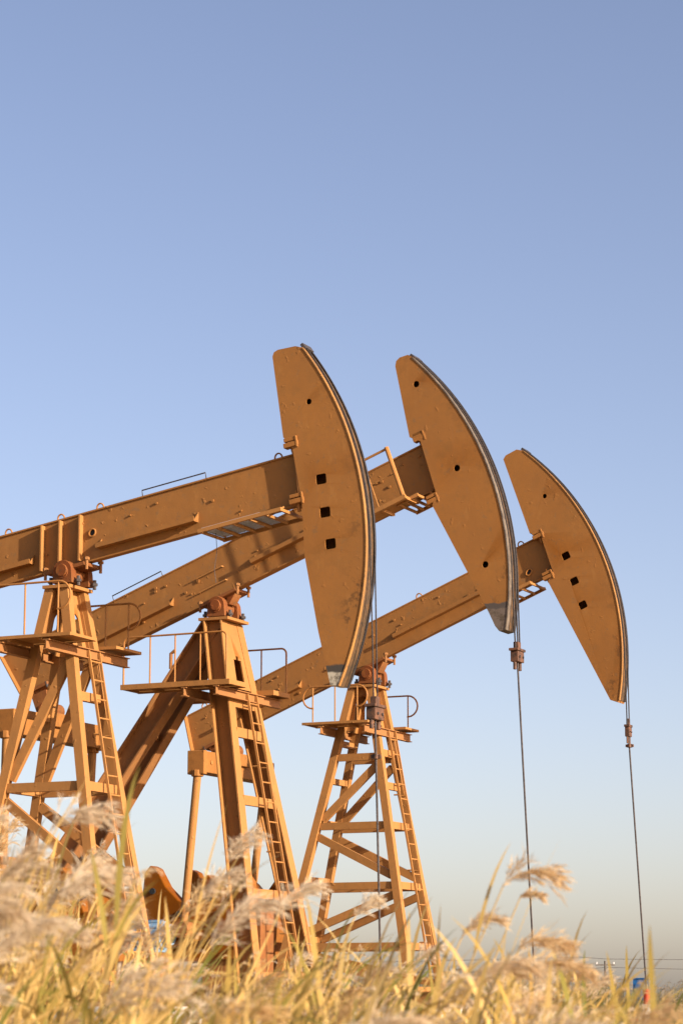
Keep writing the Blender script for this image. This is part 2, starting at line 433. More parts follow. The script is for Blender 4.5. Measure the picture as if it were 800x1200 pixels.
        for z in P['bars']:
            for sgn in (-1, 1):
                b = MB(); b.bar((rxx(z)+.1, sgn*(ww(z)-.01), z), (fx(z)-.1, sgn*(ww(z)-.01), z), .11, .17); b.build('crossbar', TM, post)
        for z in P['fbars']:
            b = MB(); b.bar((fx(z)-.01, -ww(z)+.1, z), (fx(z)-.01, ww(z)-.1, z), .11, .17, (1,0,0)); b.build('crossbar', TM, post)
        for z in P['rbars']:
            b = MB(); b.bar((rxx(z)+.01, -ww(z)+.1, z), (rxx(z)+.01, ww(z)-.1, z), .12, .14, (1,0,0)); b.build('crossbar', TM, post)
        for (f0, za, f1, zb_) in P['braces']:
            for sgn in (-1, 1):
                fa = fx if f0 == 'f' else rxx; fb = fx if f1 == 'f' else rxx
                da = .1 if f0 == 'r' else -.1; db = .1 if f1 == 'r' else -.1
                b = MB(); b.bar((fa(za)+da, sgn*(ww(za)-.03), za), (fb(zb_)+db, sgn*(ww(zb_)-.03), zb_), .10, .18); b.build('brace', TM, post)
    else:
        # boxed head of the post, two front legs, two raking rear struts
        zl = P['platz']+.02
        post = tp.build('samson_post', TM, J)
        p = MB(); dp = .42
        def fpt(u, z): return (fx(z)-.012, u, z)
        hole = [(-.19, zl+.15), (.19, zl+.15), (.17, zl+.62), (.06, zl+.62), (.05, zl+.70), (-.05, zl+.70), (-.06, zl+.62), (-.17, zl+.62)]
        pl = [(-ww(zl)+.1, zl), (ww(zl)-.1, zl), (ww(zpl)-.1, zpl-.07), (-ww(zpl)+.1, zpl-.07)]
        # front panel made of four pieces round the opening
        g = lambda z: ww(z)-.1
        pieces = [[(-g(zl), zl), (g(zl), zl), (g(zl+.15), zl+.15), (-g(zl+.15), zl+.15)],
                  [(-g(zl+.15), zl+.15), (-.19, zl+.15), (-.17, zl+.64), (-g(zl+.64), zl+.64)],
                  [(.19, zl+.15), (g(zl+.15), zl+.15), (g(zl+.64), zl+.64), (.17, zl+.64)],
                  [(-g(zl+.64), zl+.64), (-.06, zl+.64), (-.05, zl+.72), (.05, zl+.72), (.06, zl+.64), (g(zl+.64), zl+.64), (g(zpl-.07), zpl-.07), (-g(zpl-.07), zpl-.07)]]
        for q in pieces: p.prism(q, fpt, .03, (-1,0,0))
        p.build('front_panel', TM, post)
        p = MB(); p.prism(pl, lambda u, z: (fx(z)-dp, u, z), .03, (1,0,0)); p.build('rear_panel', M['red'], post)
        for sgn in (-1, 1):
            l = MB()
            a = lambda z, dx, dy: Vector((fx(z)+dx, sgn*(ww(z)+dy), z))
            za, zb_ = zpl-.07, zb0
            # channel: broad web on the outside, narrow front flange, rear flange
            for (dx0, dx1, dy0, dy1) in ((-.407, -.033, sgn*.07-.015, sgn*.07+.015), (-.03, 0, -.14, .14), (-.44, -.41, -.14, .14)):
                bq = [a(zb_, dx0, dy0), a(zb_, dx1, dy0), a(zb_, dx1, dy1), a(zb_, dx0, dy1)]
                tq = [a(za, dx0, dy0), a(za, dx1, dy0), a(za, dx1, dy1), a(za, dx0, dy1)]
                l.hexa(bq, tq)
            l.build('leg', TM, post)
            st = MB(); st.ibar((fx(zpl)-.30, sgn*.20, zpl-.12), (P['strut'], sgn*.62, zb0), .34, .46, .035); st.build('rear_strut', M['red'], post)
        for z in P['fbars']:
            b = MB(); b.bar((fx(z)-.05, -ww(z)+.1, z), (fx(z)-.05, ww(z)-.1, z), .10, .2, (1,0,0)); b.build('crossbar', TM, post)
        gg = MB(); gg.box((fx(3)-.55, .05, 2.95), (.35, .62, 1.5)); gg.box((fx(3)-.36, .05, 3.35), (.03, .5, .1)); gg.build('belt_guard', M['red'], post, bevel=.02)
        for t in (.3, .62, .86):
            z = zpl-.12+(zb0-zpl+.12)*t; x_ = fx(zpl)-.30+(P['strut']-fx(zpl)+.30)*t; y_ = .20+.42*t
            b = MB(); b.bar((x_, -y_+.05, z), (x_, y_-.05, z), .14, .14, (1,0,0)); b.build('crossbar', M['red'], post)
        lk = MB(); lk.tube([(fx(zpl)-1.25, -.40, zpl-1.05), (fx(zpl)-1.25, -.40, zpl-.72), (fx(zpl)-1.15, -.40, zpl-.66)], .04, 7); lk.build('hook', M['red'], post)
    # ---- platforms
    zpf = P['platz']; pa, pb, pc = P['plat']
    for sgn in (-1, 1):
        x0p, x1p = (pa, pb) if sgn < 0 else (P['platfar'][0], P['platfar'][1])
        yi = ww(zpf)+.14; yo = pc
        fl = MB(); fl.box(((x0p+x1p)/2, sgn*(yi+yo)/2, zpf+.02), (x1p-x0p-.1, yo-yi-.1, .03))
        for y_ in (yi, yo): fl.box(((x0p+x1p)/2, sgn*y_, zpf+.01), (x1p-x0p, .05, P['lip']))
        for x_ in (x0p+.025, x1p-.025): fl.box((x_, sgn*(yi+yo)/2, zpf+.012), (.05, yo-yi-.052, P['lip']-.01))
        nj = max(2, int((x1p-x0p)/.55))
        for k in range(1, nj): fl.box((x0p+(x1p-x0p)*k/nj, sgn*(yi+yo)/2, zpf-.03), (.05, yo-yi-.06, .06))
        po = fl.build('platform', TM, J)
        h_ = P['railh']
        if P['railstyle'] == 'loop':
            ps = [x0p+.28+(x1p-x0p-.56)*k/(2 if x1p-x0p < 2.3 else 3) for k in range(3 if x1p-x0p < 2.3 else 4)]
            ps = [q for q in ps]
            rail_run(ps[0], ps[-1], sgn*yo, zpf+.05, h_, 'loop', ps, True, True).build('handrail', M['rail'], po, smooth=True)
        else:
            ps = [x0p+.1+(x1p-x0p-.2)*k/4 for k in range(1, 4)]
            rail_run(x0p+.06, x1p-.08, sgn*yo, zpf+.05, h_, 'square', ps).build('handrail', M['rail'], po, smooth=True)
            rail_run(x0p+.06, x0p+.061, 0, zpf, h_, 'none', []) 
    for z_, x_ in ((zpf-.16, fx(zpf)+.14), (zpf-.16, rxx(zpf)-.14 if P['kind'] == 'lattice' else fx(zpf)-.62)):
        b = MB(); b.ibar((x_, -pc-.05, z_), (x_, pc+.05, z_), .12, .19, .018, (1,0,0)); b.build('platform_support', M['red'], J)
    # ---- ladder on the front of the post
    ly, lw = P['ladder']; lx = lambda z: fx(z)+.16
    lt, lbm = zpf-.1, 2.1
    ld = MB()
    for s_ in (-1, 1): ld.bar((lx(lt), ly+s_*lw/2, lt), (lx(lbm), ly*P['lslide']+s_*lw/2, lbm), .03, .05)
    lo = ld.build('ladder', M['rail'], J)
    nr = int((lt-lbm)/P['rung'])
    for k in range(nr):
        z = lt-.2-k*P['rung']; yc = ly+(ly*P['lslide']-ly)*(lt-z)/(lt-lbm)
        r_ = MB(); r_.tube([(lx(z), yc-lw/2, z), (lx(z), yc+lw/2, z)], .016, 6); r_.build('rung', M['rail'], lo)
    for z in (6.6, 4.8, 3.1):
        for s_ in (-1, 1):
            yc = ly+(ly*P['lslide']-ly)*(lt-z)/(lt-lbm)+s_*lw/2
            r_ = MB(); r_.tube([(lx(z), yc, z), (fx(z)+.02, yc, z)], .02, 6); r_.build('ladder_bracket', M['rail'], lo)
    # ---- tail bearing, equaliser, pitman arms
    ex, ez = P['eq']; el = 1.74
    tbx = P['tailbear']; t_ = MB()
    tz = zt(tbx)-dep
    t_.box((tbx, 0, tz-.06), (.6, .5, .08), Rot); t_.prism([(-.22, 0), (.22, 0), (.14, -(tz-ez-.35)), (-.14, -(tz-ez-.35))], lambda u, w: (tbx+(ex-tbx)*(-w)/(tz-ez)+u, -.17, tz-.1+w), .34, (0,1,0))
    t_.cyl((ex, -.3, ez+.42), (ex, .3, ez+.42), .17, 16); tbo = t_.build('tail_bearing', M['red'], J, bevel=.01)
    for x_ in (-.25, .25):
        for y_ in (-.22, .22):
            k = MB(); q = Vector((tbx+x_, y_, tz-.06+x_*P['top'][1])); k.cyl(q-nz*.1, q+nz*.04, .035, 8); k.build('bolt', M['steel'], tbo)
    e = MB(); e.box((ex, 0, ez), (.42, 2*el, .52)); e.box((ex, 0, ez+.18), (.62, .9, .3))
    eo = e.build('equalizer_beam', M['tower'], J, bevel=.015)
    for sgn in (-1, 1):
        k = MB(); k.box((ex, sgn*(el+.08), ez-.02), (.46, .16, .58)); k.cyl((ex, sgn*(el+.06), ez-.36), (ex, sgn*(el+.06), ez-.2), .15, 12); k.build('end_block', M['tower'], eo, bevel=.02)
        for yy in (.9, 1.5):
            k = MB(); k.cyl((ex+.2, sgn*yy, ez), (ex+.235, sgn*yy, ez), .05, 10); k.build('bolt', M['tower'], eo)
    cx_, cz_ = P['crank']; pn = P['pin']
    for sgn in (-1, 1):
        p = MB(); p.cyl((ex, sgn*(el+.06), ez-.3), (pn[0], sgn*1.70, pn[1]), .10, 12); po = p.build('pitman_arm', M['tower'], J, smooth=True)
        p = MB(); p.cyl((pn[0], sgn*1.42, pn[1]), (pn[0], sgn*1.86, pn[1]), .2, 16); p.build('crank_pin', M['red'], po)
        # crank arm with its counterweight
        q = Vector((pn[0]-cx_, 0, pn[1]-cz_)).normalized(); c0 = Vector((cx_, sgn*1.26, cz_))
        c = MB(); c.bar(c0-q*.45, c0+q*2.3, .3, .62); c.cyl((cx_, sgn*1.08, cz_), (cx_, sgn*1.50, cz_), .36, 20)
        cro = c.build('crank', M['paint'], J, bevel=.02)
        w = MB()
        pl = [(-2.62,-.5),(-2.45,1.2),(-2.3,1.38),(-2.12,1.3),(-1.85,.85),(-1.5,.52),(-1.15,.42),(-.92,.55),(-.88,.98),(-.72,1.13),(-.5,.98),(-.3,.76),(-.1,.82),(.12,1.1),(.3,1.12),(.44,.95),(.5,.2),(.1,-.55),(-.9,-.95),(-2.2,-.95)]
        w.prism(pl, lambda u, z: (cx_+u, sgn*1.02-.18, cz_+z), .36, (0,1,0)); wo = w.build('counterweight', M['paint'], cro, bevel=.03)
        for (u, z) in ((-1.45, .2), (-2.2, .75), (-.65, .55), (.15, .6)):
            k = MB(); k.cyl((cx_+u, sgn*1.20, cz_+z), (cx_+u, sgn*1.26, cz_+z), .075, 10); k.build('bolt', M['dark'], wo)
    # ---- reducer, motor, skid
    g = MB(); g.box((cx_-.1, 0, cz_-.35), (1.9, 1.5, 1.1)); g.cyl((cx_, -.75, cz_), (cx_, .75, cz_), .62, 24); g.cyl((cx_-.75, -.66, cz_-.05), (cx_-.75, .66, cz_-.05), .45, 20)
    g.cyl((cx_, -1.1, cz_), (cx_, 1.1, cz_), .17, 14); g.build('gear_reducer', M['paint'], J, bevel=.03)
    pd = MB(); pd.box((cx_-.1, 0, (cz_-.9+2.0)/2), (2.0, 1.3, max(.1, cz_-.9-2.0))); pd.build('reducer_pedestal', M['red'], J)
    mx, my, mz = P['motor']
    k = MB(); k.cyl((mx-.5, my, mz), (mx+.5, my, mz), .33, 20); k.cyl((mx+.5, my, mz), (mx+.68, my, mz), .25, 20); k.box((mx, my-.3, mz+.1), (.4, .22, .3))
    k.box((mx, my, mz-.36), (.8, .6, .1))
    for j in range(12):
        t = 2*math.pi*j/12; k.box((mx, my+.345*math.cos(t), mz+.345*math.sin(t)), (.9, .03, .03))
    mo = k.build('motor', M['blue'], J); mo['label'] = 'pale blue electric motor'
    k = MB(); k.box((mx, my, (mz-.42+2.0)/2), (.9, .7, mz-.42-2.0)); k.build('motor_stand', M['red'], J)
    sk = MB()
    for y_ in (-.95, .95): sk.ibar((-7.4, y_, 1.78), (1.9, y_, 1.78), .22, .34, .03)
    for x_ in (-7.2, -5.2, -3.4, -1.6, .2, 1.75): sk.ibar((x_, -.83, 1.78), (x_, .83, 1.78), .18, .28, .025, (1,0,0))
    sk.build('skid_frame', M['red'], J)
    cf = MB(); cf.box((-2.7, 0, .805), (10.2, 3.2, 1.61)); cf.build('concrete_footing', M['concrete'], J, bevel=.04)
    if P.get('wire'):
        xa = P['wire']; k = MB(); k.tube([on(xa, 0, -.02), on(xa+.03, 0, -.45), on(xa-.02, 0, -.8), on(xa+.02, 0, -1.05)], .006, 5); k.build('loose_wire', M['steel'], J)
    return J

def head_mat(name, zp, Rr, tip): return paint(name, ORA, ORB, grease=(zp, Rr), tip=tip, chips=.635)
def ang(x, z, zp): return math.atan2(z-zp, x)
base = dict(holetilt=.5, wire=None, grips=[], beamrail=None, grating=False, lip=.06, cw=1.0, railsec=(.08, .022), farrail=M['rope'], beammat=M['beam'], towermat=M['tower'], tailcut=.25)

P1 = dict(base, o=(-5.095, 48.0), zp=9.756, R=6.19, hw=.20, seed=1,
  label='nearest orange pump jack, its horse head with square holes and a dirty cream lower tip',
  headmat=head_mat('head_enamel_cream_tip', 9.756, 6.19, (7.47, (.07, .06, .05), (.50, .44, .33), .13)), railmat=M['worn_rail'],
  arc=(ang(5.04, 13.38, 9.756), ang(5.72, 7.2, 9.756)),
  head_back=[(5.50, 7.24), (5.26, 8.22), (4.98, 9.64), (4.93, 10.55), (4.73, 11.64), (4.54, 11.87), (4.31, 13.42), (4.34, 13.5), (4.42, 13.54), (4.78, 13.57), (4.92, 13.53)],
  holes=[(5.06, 12.49, .055, 'round'), (5.31, 11.02, .095, 'sq'), (5.39, 10.40, .095, 'sq'), (5.5, 9.81, .095, 'sq')],
  ropes_y=(-.07, .13), rope_r=.014, cw=.76, carrier=(6.28, 6.88), rod_end=(6.40, .9), clamps=(.155,),
  top=(10.765, .1665), dep=.93, bw=.055, bx=(-5.26, 4.84),
  ledges=[(-3.4, -.82, .22), (.62, 2.72, .17)], stiff=[-.62, -.22, .22], loops=[-1.45, -.28, .58, 4.35], toprails=[(1.5, 2.85)],
  nbolts=16, sockets=[(.45, .52)], clampx=[4.72, 4.84], clampz=[11.72, 10.66], basket=(2.95, 4.65, .14), grating=True,
  plate_z=9.42, kind='lattice', fx=(.09, .1775), rx=(-.36, .197), w=(.33, .087),
  bars=[5.6, 3.9, 2.15], fbars=[7.3, 5.6, 3.9, 2.15], rbars=[7.0, 5.6, 4.3], braces=[('f', 7.95, 'r', 5.75), ('r', 5.35, 'f', 4.0), ('f', 3.7, 'r', 2.3)],
  platz=8.29, plat=(-1.85, .85, 1.45), platfar=(-.9, .68), railh=.95, railstyle='loop', ladder=(.16, .40), lslide=1.5, rung=.36,
  eq=(-4.2, 7.55), tailbear=-4.4, crank=(-3.3, 3.6), pin=(-4.3, 3.0), motor=(-6.6, -.2, 2.9), wire=3.05)
P2 = dict(base, o=(-2.527, 54.7), zp=10.203, R=6.66, hw=.24, seed=2,
  label='middle orange pump jack, its horse head with only round holes and a grey lower tip',
  headmat=head_mat('head_enamel_grey_tip', 10.203, 6.66, (9.6, (.09, .075, .065), (.16, .125, .10), .12)), railmat=M['bare'],
  arc=(ang(4.68, 14.94, 10.203), ang(6.66, 9.14, 10.203)),
  head_back=[(6.45, 9.13), (6.36, 9.24), (6.23, 9.52), (5.86, 10.22), (4.99, 11.86), (5.07, 12.13), (4.73, 13.26), (4.48, 13.37), (4.16, 14.94), (4.18, 15.05), (4.26, 15.12), (4.45, 15.16), (4.56, 15.1)],
  holes=[(4.64, 14.5, .07, 'round'), (5.55, 12.61, .07, 'round'), (6.16, 10.53, .07, 'round')],
  railsec=(.13, .028), ropes_y=(-.12, .06, .19), rope_r=.017, cw=.70, carrier=(6.74, 8.78), rod_end=(7.07, 1.0), clamps=(),
  top=(11.40, .383), dep=1.06, bw=.075, bx=(-5.52, 4.98), tailcut=.55,
  ledges=[(-3.2, -1.2, .30), (.75, 2.6, .33)], stiff=[], loops=[-4.9], toprails=[(-2.72, -1.5), (.6, 1.6)],
  grips=[(-.62, .0, .62), (-.55, .1, .28)],
  nbolts=22, sockets=[], clampx=[4.72, 5.02], clampz=[13.34, 11.98], basket=(4.3, 4.78, .10), beamrail=[(3.63, 12.84), (4.18, 13.05), (4.56, 11.98), (3.92, 11.63)],
  plate_z=9.80, kind='strut', fx=(.32, .185), rx=(-.4, .2), w=(.46, .133),
  lip=.11, fbars=[7.95, 7.3, 5.85, 3.9, 2.2], platz=8.25, plat=(-1.70, .90, 1.45), platfar=(-1.7, .86), railh=1.02, railstyle='square',
  ladder=(.08, .42), lslide=1.2, rung=.42, strut=-5.6,
  eq=(-4.29, 7.62), tailbear=-4.55, crank=(-3.5, 3.4), pin=(-4.4, 2.9), motor=(-6.6, -.2, 2.9))
P3 = dict(base, o=(.769, 61.9), zp=9.696, R=6.42, hw=.21, seed=3,
  label='farthest orange pump jack, its horse head with square holes and an orange lower tip',
  headmat=head_mat('head_enamel_orange_tip', 9.696, 6.42, None), railmat=M['worn_rail'],
  arc=(ang(4.20, 14.56, 9.696), ang(6.36, 8.57, 9.696)),
  head_back=[(6.30, 8.53), (6.12, 8.59), (4.63, 11.48), (4.76, 11.7), (4.45, 12.65), (4.19, 12.67), (3.54, 14.53), (3.6, 14.62), (3.88, 14.74), (4.05, 14.70)],
  holes=[(4.58, 13.54, .055, 'round'), (5.09, 12.06, .09, 'sq'), (5.29, 11.44, .09, 'sq'), (5.49, 10.86, .09, 'sq')], holetilt=1.0,
  ropes_y=(-.1, .1), rope_r=.015, cw=.42, carrier=(6.47, 8.02), rod_end=(6.775, 1.9), clamps=(.08,),
  top=(10.81, .407), dep=1.0, bw=.055, bx=(-5.08, 4.64), tailcut=.22,
  ledges=[(-3.9, -1.9, .28), (.62, 3.4, .32)], stiff=[], loops=[1.25, 3.9, -4.6], toprails=[],
  nbolts=18, sockets=[(4.1, .28)], clampx=[4.42, 4.66], clampz=[12.6, 11.6], basket=(3.5, 4.3, .12),
  plate_z=9.25, kind='lattice', fx=(.105, .1775), rx=(-.45, .243), w=(.33, .087),
  bars=[7.5, 5.85, 4.42, 3.0, 1.98], fbars=[7.6, 6.8, 5.85, 4.42, 3.0, 1.98], rbars=[7.85, 6.95, 5.95, 4.6, 3.2],
  braces=[('f', 7.3, 'r', 6.0), ('r', 5.6, 'f', 4.65), ('f', 4.2, 'r', 3.2), ('r', 2.8, 'f', 2.15)],
  platz=8.25, plat=(-1.28, .45, 1.3), platfar=(-1.28, .63), railh=.84, railstyle='loop', ladder=(.16, .40), lslide=1.5, rung=.36,
  eq=(-3.84, 7.42), tailbear=-4.25, crank=(-3.15, 3.62), pin=(-4.24, 3.42), motor=(-5.2, -1.75, 3.3))
for P in (P1, P2, P3): pump_jack(P)

# ------------------------------------------------------------------ wellhead under the right-hand rod
def jw(P, x, y, z):
    a = R(25); return Vector((P['o'][0]+x*math.cos(a)+y*math.sin(a), P['o'][1]-x*math.sin(a)+y*math.cos(a), z))
wl = jw(P3, 6.775, 0, 0)
W = empty('wellhead', wl); tag(W, 'white wellhead with a red cap at the foot of the rightmost rod', 'wellhead')
b = MB(); b.cyl((0,0,1.66), (0,0,1.94), .075, 14); b.cyl((0,0,1.94), (0,0,1.98), .09, 14); b.cyl((0,0,1.98), (0,0,2.0), .05, 12); b.build('packing_cap', M['redcap'], W, smooth=True)
b = MB(); b.cyl((0,0,.9), (0,0,1.66), .10, 14); b.cyl((0,0,1.42), (0,0,1.47), .16, 14); b.cyl((0,0,1.15), (0,0,1.2), .17, 14); b.cyl((0,0,.0), (0,0,.92), .16, 14); b.build('casing_head', M['white'], W, smooth=True)
for s_ in (-1, 1):
    b = MB(); b.cyl((s_*.15,0,1.05), (s_*.5,0,1.05), .08, 10); b.cyl((s_*.36,0,1.05), (s_*.36,0,1.3), .05, 8); v = b.build('valve', M['carrier'], W)
    b = MB(); b.tube([(s_*.36+.14*math.cos(t), .14*math.sin(t), 1.31) for t in [2*math.pi*k/14 for k in range(14)]], .02, 6, closed=True); b.bar((s_*.36-.13,0,1.31), (s_*.36+.13,0,1.31), .02, .02); b.build('hand_wheel', M['redcap'], v)

# ------------------------------------------------------------------ far things
CB = empty('site_cabin', (38.2, 330, 0), R(-28)); tag(CB, 'small bright blue site cabin far beyond the reeds at right', 'cabin')
b = MB(); b.box((0,0,3.75), (2.2, 1.5, 2.7)); b.build('cabin_body', M['cabinblue'], CB)
b = MB(); b.box((0,0,1.2), (1.9, 1.3, 2.39)); b.build('plinth', M['concrete'], CB)
b = MB(); b.box((0,0,5.16), (2.36, 1.66, .1)); b.build('roof', M['cabinblue'], CB)
b = MB(); b.box((-.4,-.775,3.5), (.8, .05, 2.0)); d_ = b.build('door', M['cabinblue'], CB)
b = MB(); b.box((-.1,-.82,3.5), (.08, .04, .2)); b.build('handle', M['steel'], d_)
b = MB(); b.box((.5,-.775,4.1), (.7, .05, .6)); wf = b.build('window', M['white'], CB)
b = MB(); b.box((.5,-.80,4.1), (.58, .04, .48)); b.build('pane', M['blue'], wf)
def pole(x, y, h, label):
    T = empty('utility_pole', (x, y, 0)); tag(T, label, 'utility pole')
    b = MB(); b.tube([(0,0,0), (0,0,h)], [.16, .10], 8); b.build('post', M['timber'], T)
    b = MB(); b.box((0,0,h-.35), (1.7,.12,.12)); ca = b.build('cross_arm', M['timber'], T)
    for q in (-.75, .75):
        b = MB(); b.cyl((q,0,h-.29), (q,0,h-.1), .05, 8); b.build('insulator', M['white'], ca)
pole(23.3, 230, 5.6, 'thin dark utility pole rising from the far reeds right of the swaying plumes')
for k, (za, zb, lab) in enumerate(((5.75, 5.5, 'upper thin overhead power line crossing the lower right sky'), (4.9, 5.15, 'lower thin overhead power line crossing the lower right sky'))):
    b = MB(); pts = []
    for j in range(61):
        x = -70+140*j/60; t = ((x-23.3)/46.0) % 1.0
        pts.append((x, 230+.02*x+k*.7, (za if x < 23.3 else zb)+.012*x*(1 if k == 0 else -.3)-1.1*t*(1-t)))
    b.tube(pts, .019, 5); tag(b.build('power_line', M['steel'], None), lab, 'power line', 'power lines across the far field')

# ------------------------------------------------------------------ ground
def ground():
    me = bpy.data.meshes.new('ground'); S = 3000
    n = 40; vs = []; fs = []
    xs = [-S, -400, -120]+[ -60+6*k for k in range(21)]+[120, 400, S]; ys = [-S, -200, -40]+[-6+6*k for k in range(24)]+[200, 500, S]
    for y in ys:
        for x in xs:
            inn = abs(x) < 70 and -10 < y < 140
            vs.append((x, y, (random.uniform(-.06, .03) if inn else 0)))
    for j in range(len(ys)-1):
        for i in range(len(xs)-1): a = j*len(xs)+i; fs.append((a, a+1, a+1+len(xs), a+len(xs)))
    me.from_pydata(vs, [], fs)
    m, nt, b, out = newmat('dry_soil')
    tc = nt.nodes.new('ShaderNodeTexCoord').outputs['Object']
    c = mixc(nt, ramp(nt, noise(nt, tc, .25, 6), .35, .65), (.19, .14, .075), (.26, .20, .10))
    c = mixc(nt, ramp(nt, noise(nt, tc, 4, 5), .5, .7), c, (.13, .11, .05))
    nt.links.new(c, b.inputs['Base Color']); b.inputs['Roughness'].default_value = .95
    me.materials.append(m); o = bpy.data.objects.new('ground', me); COL.objects.link(o); o['kind'] = 'structure'
ground()

# ------------------------------------------------------------------ reeds
def plant_mat(name, cols, trans, rough=.7):
    m, nt, b, out = newmat(name); L = nt.links
    at = nt.nodes.new('ShaderNodeAttribute'); at.attribute_name = 'tone'
    r = nt.nodes.new('ShaderNodeValToRGB'); el = r.color_ramp.elements
    while len(el) < len(cols): el.new(.5)
    for k, c in enumerate(cols): el[k].position = k/(len(cols)-1); el[k].color = (*c, 1)
    L.new(at.outputs['Fac'], r.inputs[0]); col = r.outputs[0]
    L.new(col, b.inputs['Base Color']); b.inputs['Roughness'].default_value = rough; b.inputs['Specular IOR Level'].default_value = .2
    t = nt.nodes.new('ShaderNodeBsdfTranslucent'); L.new(col, t.inputs['Color'])
    mx = nt.nodes.new('ShaderNodeMixShader'); mx.inputs[0].default_value = trans
    L.new(b.outputs[0], mx.inputs[1]); L.new(t.outputs[0], mx.inputs[2]); L.new(mx.outputs[0], out.inputs[0])
    return m
FM = [plant_mat('far_reed_stem', [(.19, .135, .045), (.26, .19, .065), (.17, .15, .04), (.08, .09, .02)], .15),
      plant_mat('far_reed_leaf', [(.23, .16, .05), (.28, .22, .08), (.19, .16, .04), (.08, .09, .02)], .3),
      plant_mat('far_reed_plume', [(.26, .18, .10), (.34, .25, .15), (.24, .16, .08), (.15, .11, .07)], .3, .9)]
RM = [plant_mat('reed_stem', [(.57, .35, .09), (.64, .43, .15), (.42, .28, .07), (.20, .20, .04)], .15),
      plant_mat('reed_leaf', [(.58, .36, .10), (.66, .46, .17), (.44, .29, .07), (.20, .20, .04)], .35),
      plant_mat('reed_plume', [(.68, .54, .36), (.78, .66, .48), (.66, .46, .22), (.50, .36, .20)], .5, .9)]

def strip(pts, wid, side):
    """flat tapering ribbon -> (verts, quads)"""
    pts = np.array(pts); n = len(pts); sd = np.array(side)[None, :]*np.array(wid)[:, None]*.5
    v = np.empty((2*n, 3)); v[0::2] = pts-sd; v[1::2] = pts+sd
    q = [(2*i, 2*i+1, 2*i+3, 2*i+2) for i in range(n-1)]
    return v, np.array(q)
def reed_proto(rng, h, lean, plume_len, nstr, nleaf, droop, full=1.0):
    """one reed, wind towards +x; returns dict of part -> list of (verts, quads)"""
    out = {'stem': [], 'leaf': [], 'plume': []}
    # stem
    n = 9; T = np.linspace(0, 1, n)
    sx = lean*T**1.7; sy = rng.normal(0, .02)*T; P_ = np.stack([sx, sy, h*T], 1)
    for sd in ((1, 0, 0), (.2, 1, 0)):
        out['stem'].append(strip(P_, .013-.008*T, sd))
    d = P_[-1]-P_[-2]; d /= np.linalg.norm(d)
    # plume axis: continues then droops downwind
    na = 9; ax = [P_[-1]-d*.02]; dd = d.copy()
    for k in range(na):
        dd = dd+np.array([.10, 0, -.06])*droop*(1+k*.25); dd /= np.linalg.norm(dd); ax.append(ax[-1]+dd*plume_len/na)
    ax = np.array(ax)
    out['stem'].append(strip(ax, np.linspace(.004, .0015, na+1), (0, 1, 0)))
    nb = max(7, nstr//12) if nstr > 20 else nstr
    for k in range(nb):
        t = (k+rng.uniform(0, .9))/nb; f = t*na; i = min(int(f), na-1); p = ax[i]+(ax[i+1]-ax[i])*(f-i)
        td = ax[i+1]-ax[i]; td /= np.linalg.norm(td)
        L_ = plume_len*(.22+.36*math.sin(math.pi*min(1, .2+.75*t)))*(1-t*.35)*rng.uniform(.7, 1.35)
        r_ = rng.normal(0, 1, 3)+np.array([.5, 0, 0]); r_ -= td*r_.dot(td); r_ /= np.linalg.norm(r_)
        v0 = td*.8+r_*rng.uniform(.15, .55)*full; v0 /= np.linalg.norm(v0); g = np.array([.05, 0, -.38])*rng.uniform(.4, 1.3)
        at_ = lambda s: p+v0*L_*s+g*L_*s*s
        pts = [at_(s) for s in (0, .4, .75, 1)]; sd = np.cross(v0, rng.normal(0, 1, 3)); sd /= np.linalg.norm(sd)
        out['plume'].append(strip(pts, [.002, .004, .003, .001], sd))
        for j in range(nstr//nb+2 if nstr > 30 else 2):
            q = rng.uniform(.05, 1.0); p2 = at_(q); l2 = L_*rng.uniform(.22, .5)
            v2 = v0*.85+rng.normal(0, .26, 3)+g*q*1.1; v2 /= np.linalg.norm(v2)
            sd = np.cross(v2, rng.normal(0, 1, 3)); sd /= np.linalg.norm(sd); w = rng.uniform(.0016, .0042)*(2.5 if nstr <= 30 else 1)
            out['plume'].append(strip([p2, p2+v2*l2*.5+g*l2*.1, p2+v2*l2+g*l2*.4], [w*.5, w*1.2, w*.3], sd))
    for k in range(nleaf):
        t = rng.uniform(.38, .93); p = np.array([lean*t**1.7, 0, h*t])
        a = rng.normal(0, .9) if rng.random() < .75 else rng.uniform(-math.pi, math.pi)
        hd = np.array([math.cos(a), math.sin(a), 0])
        L_ = rng.uniform(.32, .72); bent = rng.random() < .22
        up = rng.uniform(.75, 1.1); dr = rng.uniform(.9, 1.5) if bent else rng.uniform(.05, .55); ou = rng.uniform(.25, .6)
        pts = []
        for s in np.linspace(0, 1, 7):
            pts.append(p+L_*(hd*(s*ou+.25*s*s*dr)+np.array([.05*s*s, 0, up*s-dr*s*s*.75])))
        w = rng.uniform(.008, .021)*np.array([.5, 1, 1.05, .95, .75, .45, .05])
        sd = np.cross(hd, [0, 0, 1])*rng.uniform(.5, 1)+np.array([0, 0, 1])*rng.uniform(-.6, .6); sd /= np.linalg.norm(sd)
        out['leaf'].append(strip(pts, w, sd))
    return out
def cat(strips):
    v = []; q = []; o = 0
    for a, b in strips: v.append(a); q.append(b+o); o += len(a)
    return np.concatenate(v), np.concatenate(q)
